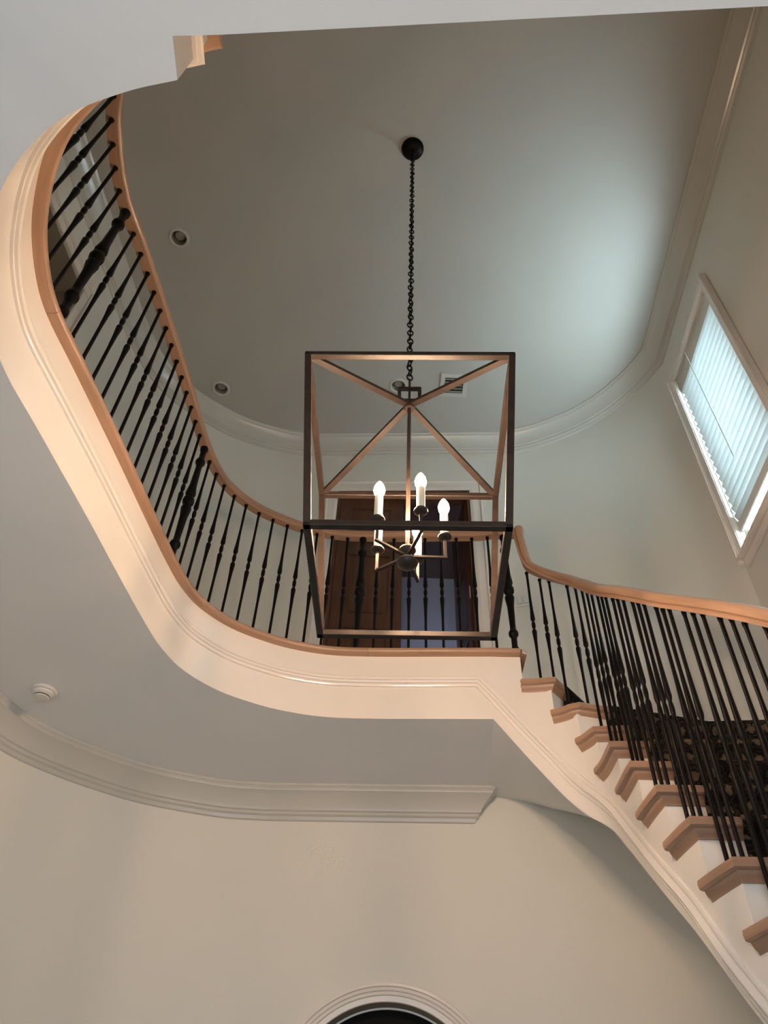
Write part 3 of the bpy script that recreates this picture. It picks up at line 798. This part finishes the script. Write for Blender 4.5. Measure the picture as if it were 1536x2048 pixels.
# room beyond the landing doors
fr = sroot('wall_far', (.6, 5.5, ZU), 'blue grey room seen through the open landing door', 'room')
RX0, RX1, RY = -.72, .99, 5.75
def wy(x): return fw(sx(x), 0).y + .012
def V2(x, y): return Vector((x, y, 0))
bm = bmesh.new()
prism(bm, [V2(RX0 - .04, RY), V2(RX1 + .04, RY), V2(RX1 + .04, RY + .05), V2(RX0 - .04, RY + .05)], ZN, 5.05)
prism(bm, [V2(RX0 - .04, wy(RX0 - .04)), V2(RX0, wy(RX0)), V2(RX0, RY), V2(RX0 - .04, RY)], ZN, 5.05)
prism(bm, [V2(RX1, wy(RX1)), V2(RX1 + .04, wy(.995) + .01), V2(RX1 + .04, RY), V2(RX1, RY)], ZN, 5.05)
obj('room_walls', bm, M_far, fr)
foot = [V2(RX0 - .04, wy(RX0 - .04)), V2(RX1 + .04, wy(RX1)), V2(RX1 + .04, RY + .05), V2(RX0 - .04, RY + .05)]
bm = bmesh.new(); prism(bm, foot, 4.98, 5.06); obj('room_ceiling', bm, M_farceil, fr)
bm = bmesh.new(); prism(bm, foot, ZN - .05, ZU - .004); obj('room_floor', bm, M_shade, fr)

# ------------------------------------------------------------------ arched entrance door on the ground floor
ad = sroot('door_2', (AX, fw(sx(AX), 0).y, ZF), 'arched doorway with white moulded surround and black iron glass door', 'door')
def aw(r, t, out=0):     # point of the arch at radius r and parameter t (0..1), running up, round and down
    leg = AZ - ZF; n = 1.0
    if t < .2: x, z = AX + r, ZF + leg * t / .2
    elif t > .8: x, z = AX - r, ZF + leg * (1 - t) / .2
    else:
        a = PI * (t - .2) / .6; x, z = AX + r * math.cos(a), AZ + r * math.sin(a)
    return bw_pt(x, z, out)
TT = [0, .2] + [.2 + .6 * k / 48 for k in range(1, 48)] + [.8, 1.0]
def arch_sweep(prof, m, name, closed=True):
    bm = bmesh.new(); rows = [[bm.verts.new(aw(r, t, o)) for r, o in prof] for t in TT]
    for a, b in zip(rows[:-1], rows[1:]):
        for j in range(len(prof) if closed else len(prof) - 1):
            k = (j + 1) % len(prof); bm.faces.new((a[j], b[j], b[k], a[k]))
    bmesh.ops.recalc_face_normals(bm, faces=bm.faces[:])
    return obj(name, bm, m, ad, 25)
arch_sweep([(AR, 0), (AR, .012), (AR + .024, .014), (AR + .028, .022), (AR + .042, .018), (AR + .046, .028), (AR + .060, .026), (AR + .064, .036), (AR + .076, .036), (AR + .080, .016), (AR + .085, .012), (AR + .088, 0)], M_trim, 'surround')
arch_sweep([(AR, .012), (AR, -.10), (AR - .004, -.10), (AR - .004, .010)], M_shade, 'reveal')
arch_sweep([(AR, -.088), (AR - .012, -.090), (AR - .012, -.10), (AR, -.10)], M_trim, 'stop_bead')
arch_sweep([(AR - .004, -.10), (AR - .075, -.10), (AR - .075, -.14), (AR - .004, -.14)], M_black, 'door_frame')
arch_sweep([(AR - .076, -.118), (AR - .112, -.118), (AR - .112, -.122), (AR - .076, -.122)], M_strip, 'reflection_strip')
arch_sweep([(AR - .110, -.105), (AR - .122, -.105), (AR - .122, -.118), (AR - .110, -.118)], M_black, 'iron_ring')
bm = bmesh.new()
poly_face(bm, [[(AX + (AR - .07), ZF + .02)] + [(AX + (AR - .07) * math.cos(PI * k / 32), AZ + (AR - .07) * math.sin(PI * k / 32)) for k in range(33)] + [(AX - (AR - .07), ZF + .02)]], lambda p: bw_pt(p[0], p[1], -.125))
obj('door_glass', bm, M_dglass, ad)
for k in range(11):
    a = PI * (k + .5) / 11
    bm = bmesh.new(); bar(bm, bw_pt(AX + (AR - .070) * math.cos(a), AZ + (AR - .070) * math.sin(a), -.110), bw_pt(AX + (AR - .122) * math.cos(a), AZ + (AR - .122) * math.sin(a), -.110), .052, .010, up=nb)
    obj('iron_block', bm, M_black, ad)
for k in range(5):
    x = AX - .26 + .13 * k; h = math.sqrt(max(0, (AR - .122) ** 2 - (x - AX) ** 2))
    bm = bmesh.new(); bar(bm, bw_pt(x, ZF + .02, -.115), bw_pt(x, AZ + h, -.115), .012, .012)
    obj('iron_bar', bm, M_black, ad)
# dim space behind the arched door
bm = bmesh.new(); add_box(bm, (.165, 5.9, .3), (2.6, .06, 3.9)); add_box(bm, (-1.1, 5.25, .3), (.06, 1.3, 3.9)); add_box(bm, (1.43, 5.25, .3), (.06, 1.3, 3.9)); add_box(bm, (.165, 5.25, 2.2), (2.6, 1.3, .06)); add_box(bm, (.165, 5.2, -1.585), (2.6, 1.7, .06))
struct('wall_beyond', bm, M_dark)

# ------------------------------------------------------------------ doorway in the left gallery wall
ld = sroot('door_3', (wall_left_x(2.1), 2.1, ZU), 'white cased doorway on the left gallery wall behind the balusters', 'door')
tl = Vector((wall_left_x(1) - wall_left_x(0), 1, 0)).normalized(); nl = Vector((tl.y, -tl.x, 0))
Rl = Matrix((tl, nl, Vector((0, 0, 1)))).transposed()
def lw(y, z, out=0): return Vector((wall_left_x(y), y, z)) + nl * out
for y in (LD0 - .05, LD1 + .05):
    obj('casing', box(lw(y, (ZU + LDZ) / 2, .012), (.10, .024, LDZ - ZU), Rl, .004), M_trim, ld)
    obj('casing_band', box(lw(y + (.035 if y > 2 else -.035), (ZU + LDZ) / 2 + .02, .020), (.03, .04, LDZ - ZU + .1), Rl, .004), M_trim, ld)
obj('casing', box(lw((LD0 + LD1) / 2, LDZ + .05, .012), (LD1 - LD0 + .2, .024, .10), Rl, .004), M_trim, ld)
obj('casing_band', box(lw((LD0 + LD1) / 2, LDZ + .085, .020), (LD1 - LD0 + .24, .04, .03), Rl, .004), M_trim, ld)
bm = bmesh.new()
for a, b in (((LD0, ZU - .03), (LD0, LDZ)), ((LD0, LDZ), (LD1, LDZ)), ((LD1, LDZ), (LD1, ZU - .03)), ((LD1, ZU - .03), (LD0, ZU - .03))):
    bm.faces.new([bm.verts.new(v) for v in (lw(*a), lw(*b), lw(*b, -.9), lw(*a, -.9))])
bm.faces.new([bm.verts.new(v) for v in (lw(LD0, ZU - .03, -.9), lw(LD1, ZU - .03, -.9), lw(LD1, LDZ, -.9), lw(LD0, LDZ, -.9))])
obj('passage', bm, M_shade, ld)

# ------------------------------------------------------------------ stair window and its blind
wn = sroot('window_1', (wall_right_x(2.9), 2.9, WZ0), 'tall white cased window on the right wall above the stairs', 'window')
tr = Vector((.0423, 1, 0)).normalized(); nr = Vector((-tr.y, tr.x, 0))           # along wall, into room
Rr = Matrix((tr, nr, Vector((0, 0, 1)))).transposed()
def rw(y, z, out=0): return Vector((wall_right_x(y), y, z)) + nr * out
cw = .062
for y in (WY0 - cw / 2, WY1 + cw / 2):
    obj('casing', box(rw(y, (WZ0 + WZ1) / 2, .016), (cw, .032, WZ1 - WZ0 + .0), Rr, .006), M_trim, wn)
    obj('back_band', box(rw(y + (.036 if y > 2.9 else -.036), (WZ0 + WZ1) / 2, .025), (.022, .05, WZ1 - WZ0 + .12), Rr, .006), M_trim, wn)
obj('casing', box(rw((WY0 + WY1) / 2, WZ1 + cw / 2, .014), (WY1 - WY0 + 2 * cw, .028, cw), Rr, .006), M_trim, wn)
obj('sill', box(rw((WY0 + WY1) / 2, WZ0 - .015, .0), (WY1 - WY0 + 2 * cw + .02, .11, .03), Rr, .008), M_trim, wn)
obj('apron', box(rw((WY0 + WY1) / 2, WZ0 - .06, .010), (WY1 - WY0 + 2 * cw - .02, .02, .06), Rr, .005), M_trim, wn)
for y in (WY0 + .042, WY1 - .042): obj('sash_stile', box(rw(y, (WZ0 + WZ1) / 2, -.11), (.084, .04, WZ1 - WZ0), Rr), M_trim, wn)
for z in (WZ0 + .03, WZ1 - .03): obj('sash_rail', box(rw((WY0 + WY1) / 2, z, -.11), (WY1 - WY0 - .168, .04, .06), Rr), M_trim, wn)
obj('glass', box(rw((WY0 + WY1) / 2, (WZ0 + WZ1) / 2, -.11), (WY1 - WY0 - .16, .004, WZ1 - WZ0 - .12), Rr), M_glass, wn)
for y in (WY0 + .018, WY1 - .018): obj('added_jamb_shade', box(rw(y, (WZ0 + WZ1) / 2, -.040), (.036, .018, WZ1 - WZ0), Rr), M_trim, wn)  # strips added behind the slat ends to shade and hide the bright jamb
bl = thing('window_blind', rw(2.9, WZ1, -.03), 'white slatted blind in the tall window above the stairs', 'blind')
BO = -.012
NS = 20; zt0, zb0 = 4.735, 3.42; pitch = (zt0 - zb0) / (NS - 1)
obj('head_rail', box(rw((WY0 + WY1) / 2, (WZ1 + zt0 + .012) / 2, BO - .012), (WY1 - WY0 - .004, .03, WZ1 - zt0 - .014), Rr), M_white, bl)
tilt = math.radians(68)
sb = bmesh.new(); prof = []
for j in range(7):
    u = -0.034 + .068 * j / 6; prof.append((u, .003 * (1 - (u / .034) ** 2)))
yl = (WY1 - WY0) / 2 - .005
rowa, rowb = [], []
for u, h in prof + [(u, h - .0022) for u, h in reversed(prof)]:
    o_, z_ = u * math.cos(tilt) - h * math.sin(tilt), u * math.sin(tilt) + h * math.cos(tilt)
    rowa.append(sb.verts.new(tr * -yl + nr * o_ + Vector((0, 0, z_)))); rowb.append(sb.verts.new(tr * yl + nr * o_ + Vector((0, 0, z_))))
nn_ = len(rowa)
for i in range(nn_): sb.faces.new((rowa[i], rowb[i], rowb[(i + 1) % nn_], rowa[(i + 1) % nn_]))
sb.faces.new(rowa[::-1]); sb.faces.new(rowb)
me_slat = mesh_of(sb, 'slat', M_slat, 40)
for i in range(NS): put('slat', me_slat, bl, rw((WY0 + WY1) / 2, zb0 + pitch * i, BO))
obj('bottom_rail', box(rw((WY0 + WY1) / 2, zb0 - .060, BO), (WY1 - WY0 - .012, .020, .075), Rr, .004), M_white, bl)
bm = bmesh.new(); cyl(bm, rw(2.98, 4.82, .045), rw(2.98, 3.66, .03), .0035); obj('tilt_wand', bm, M_can, bl)
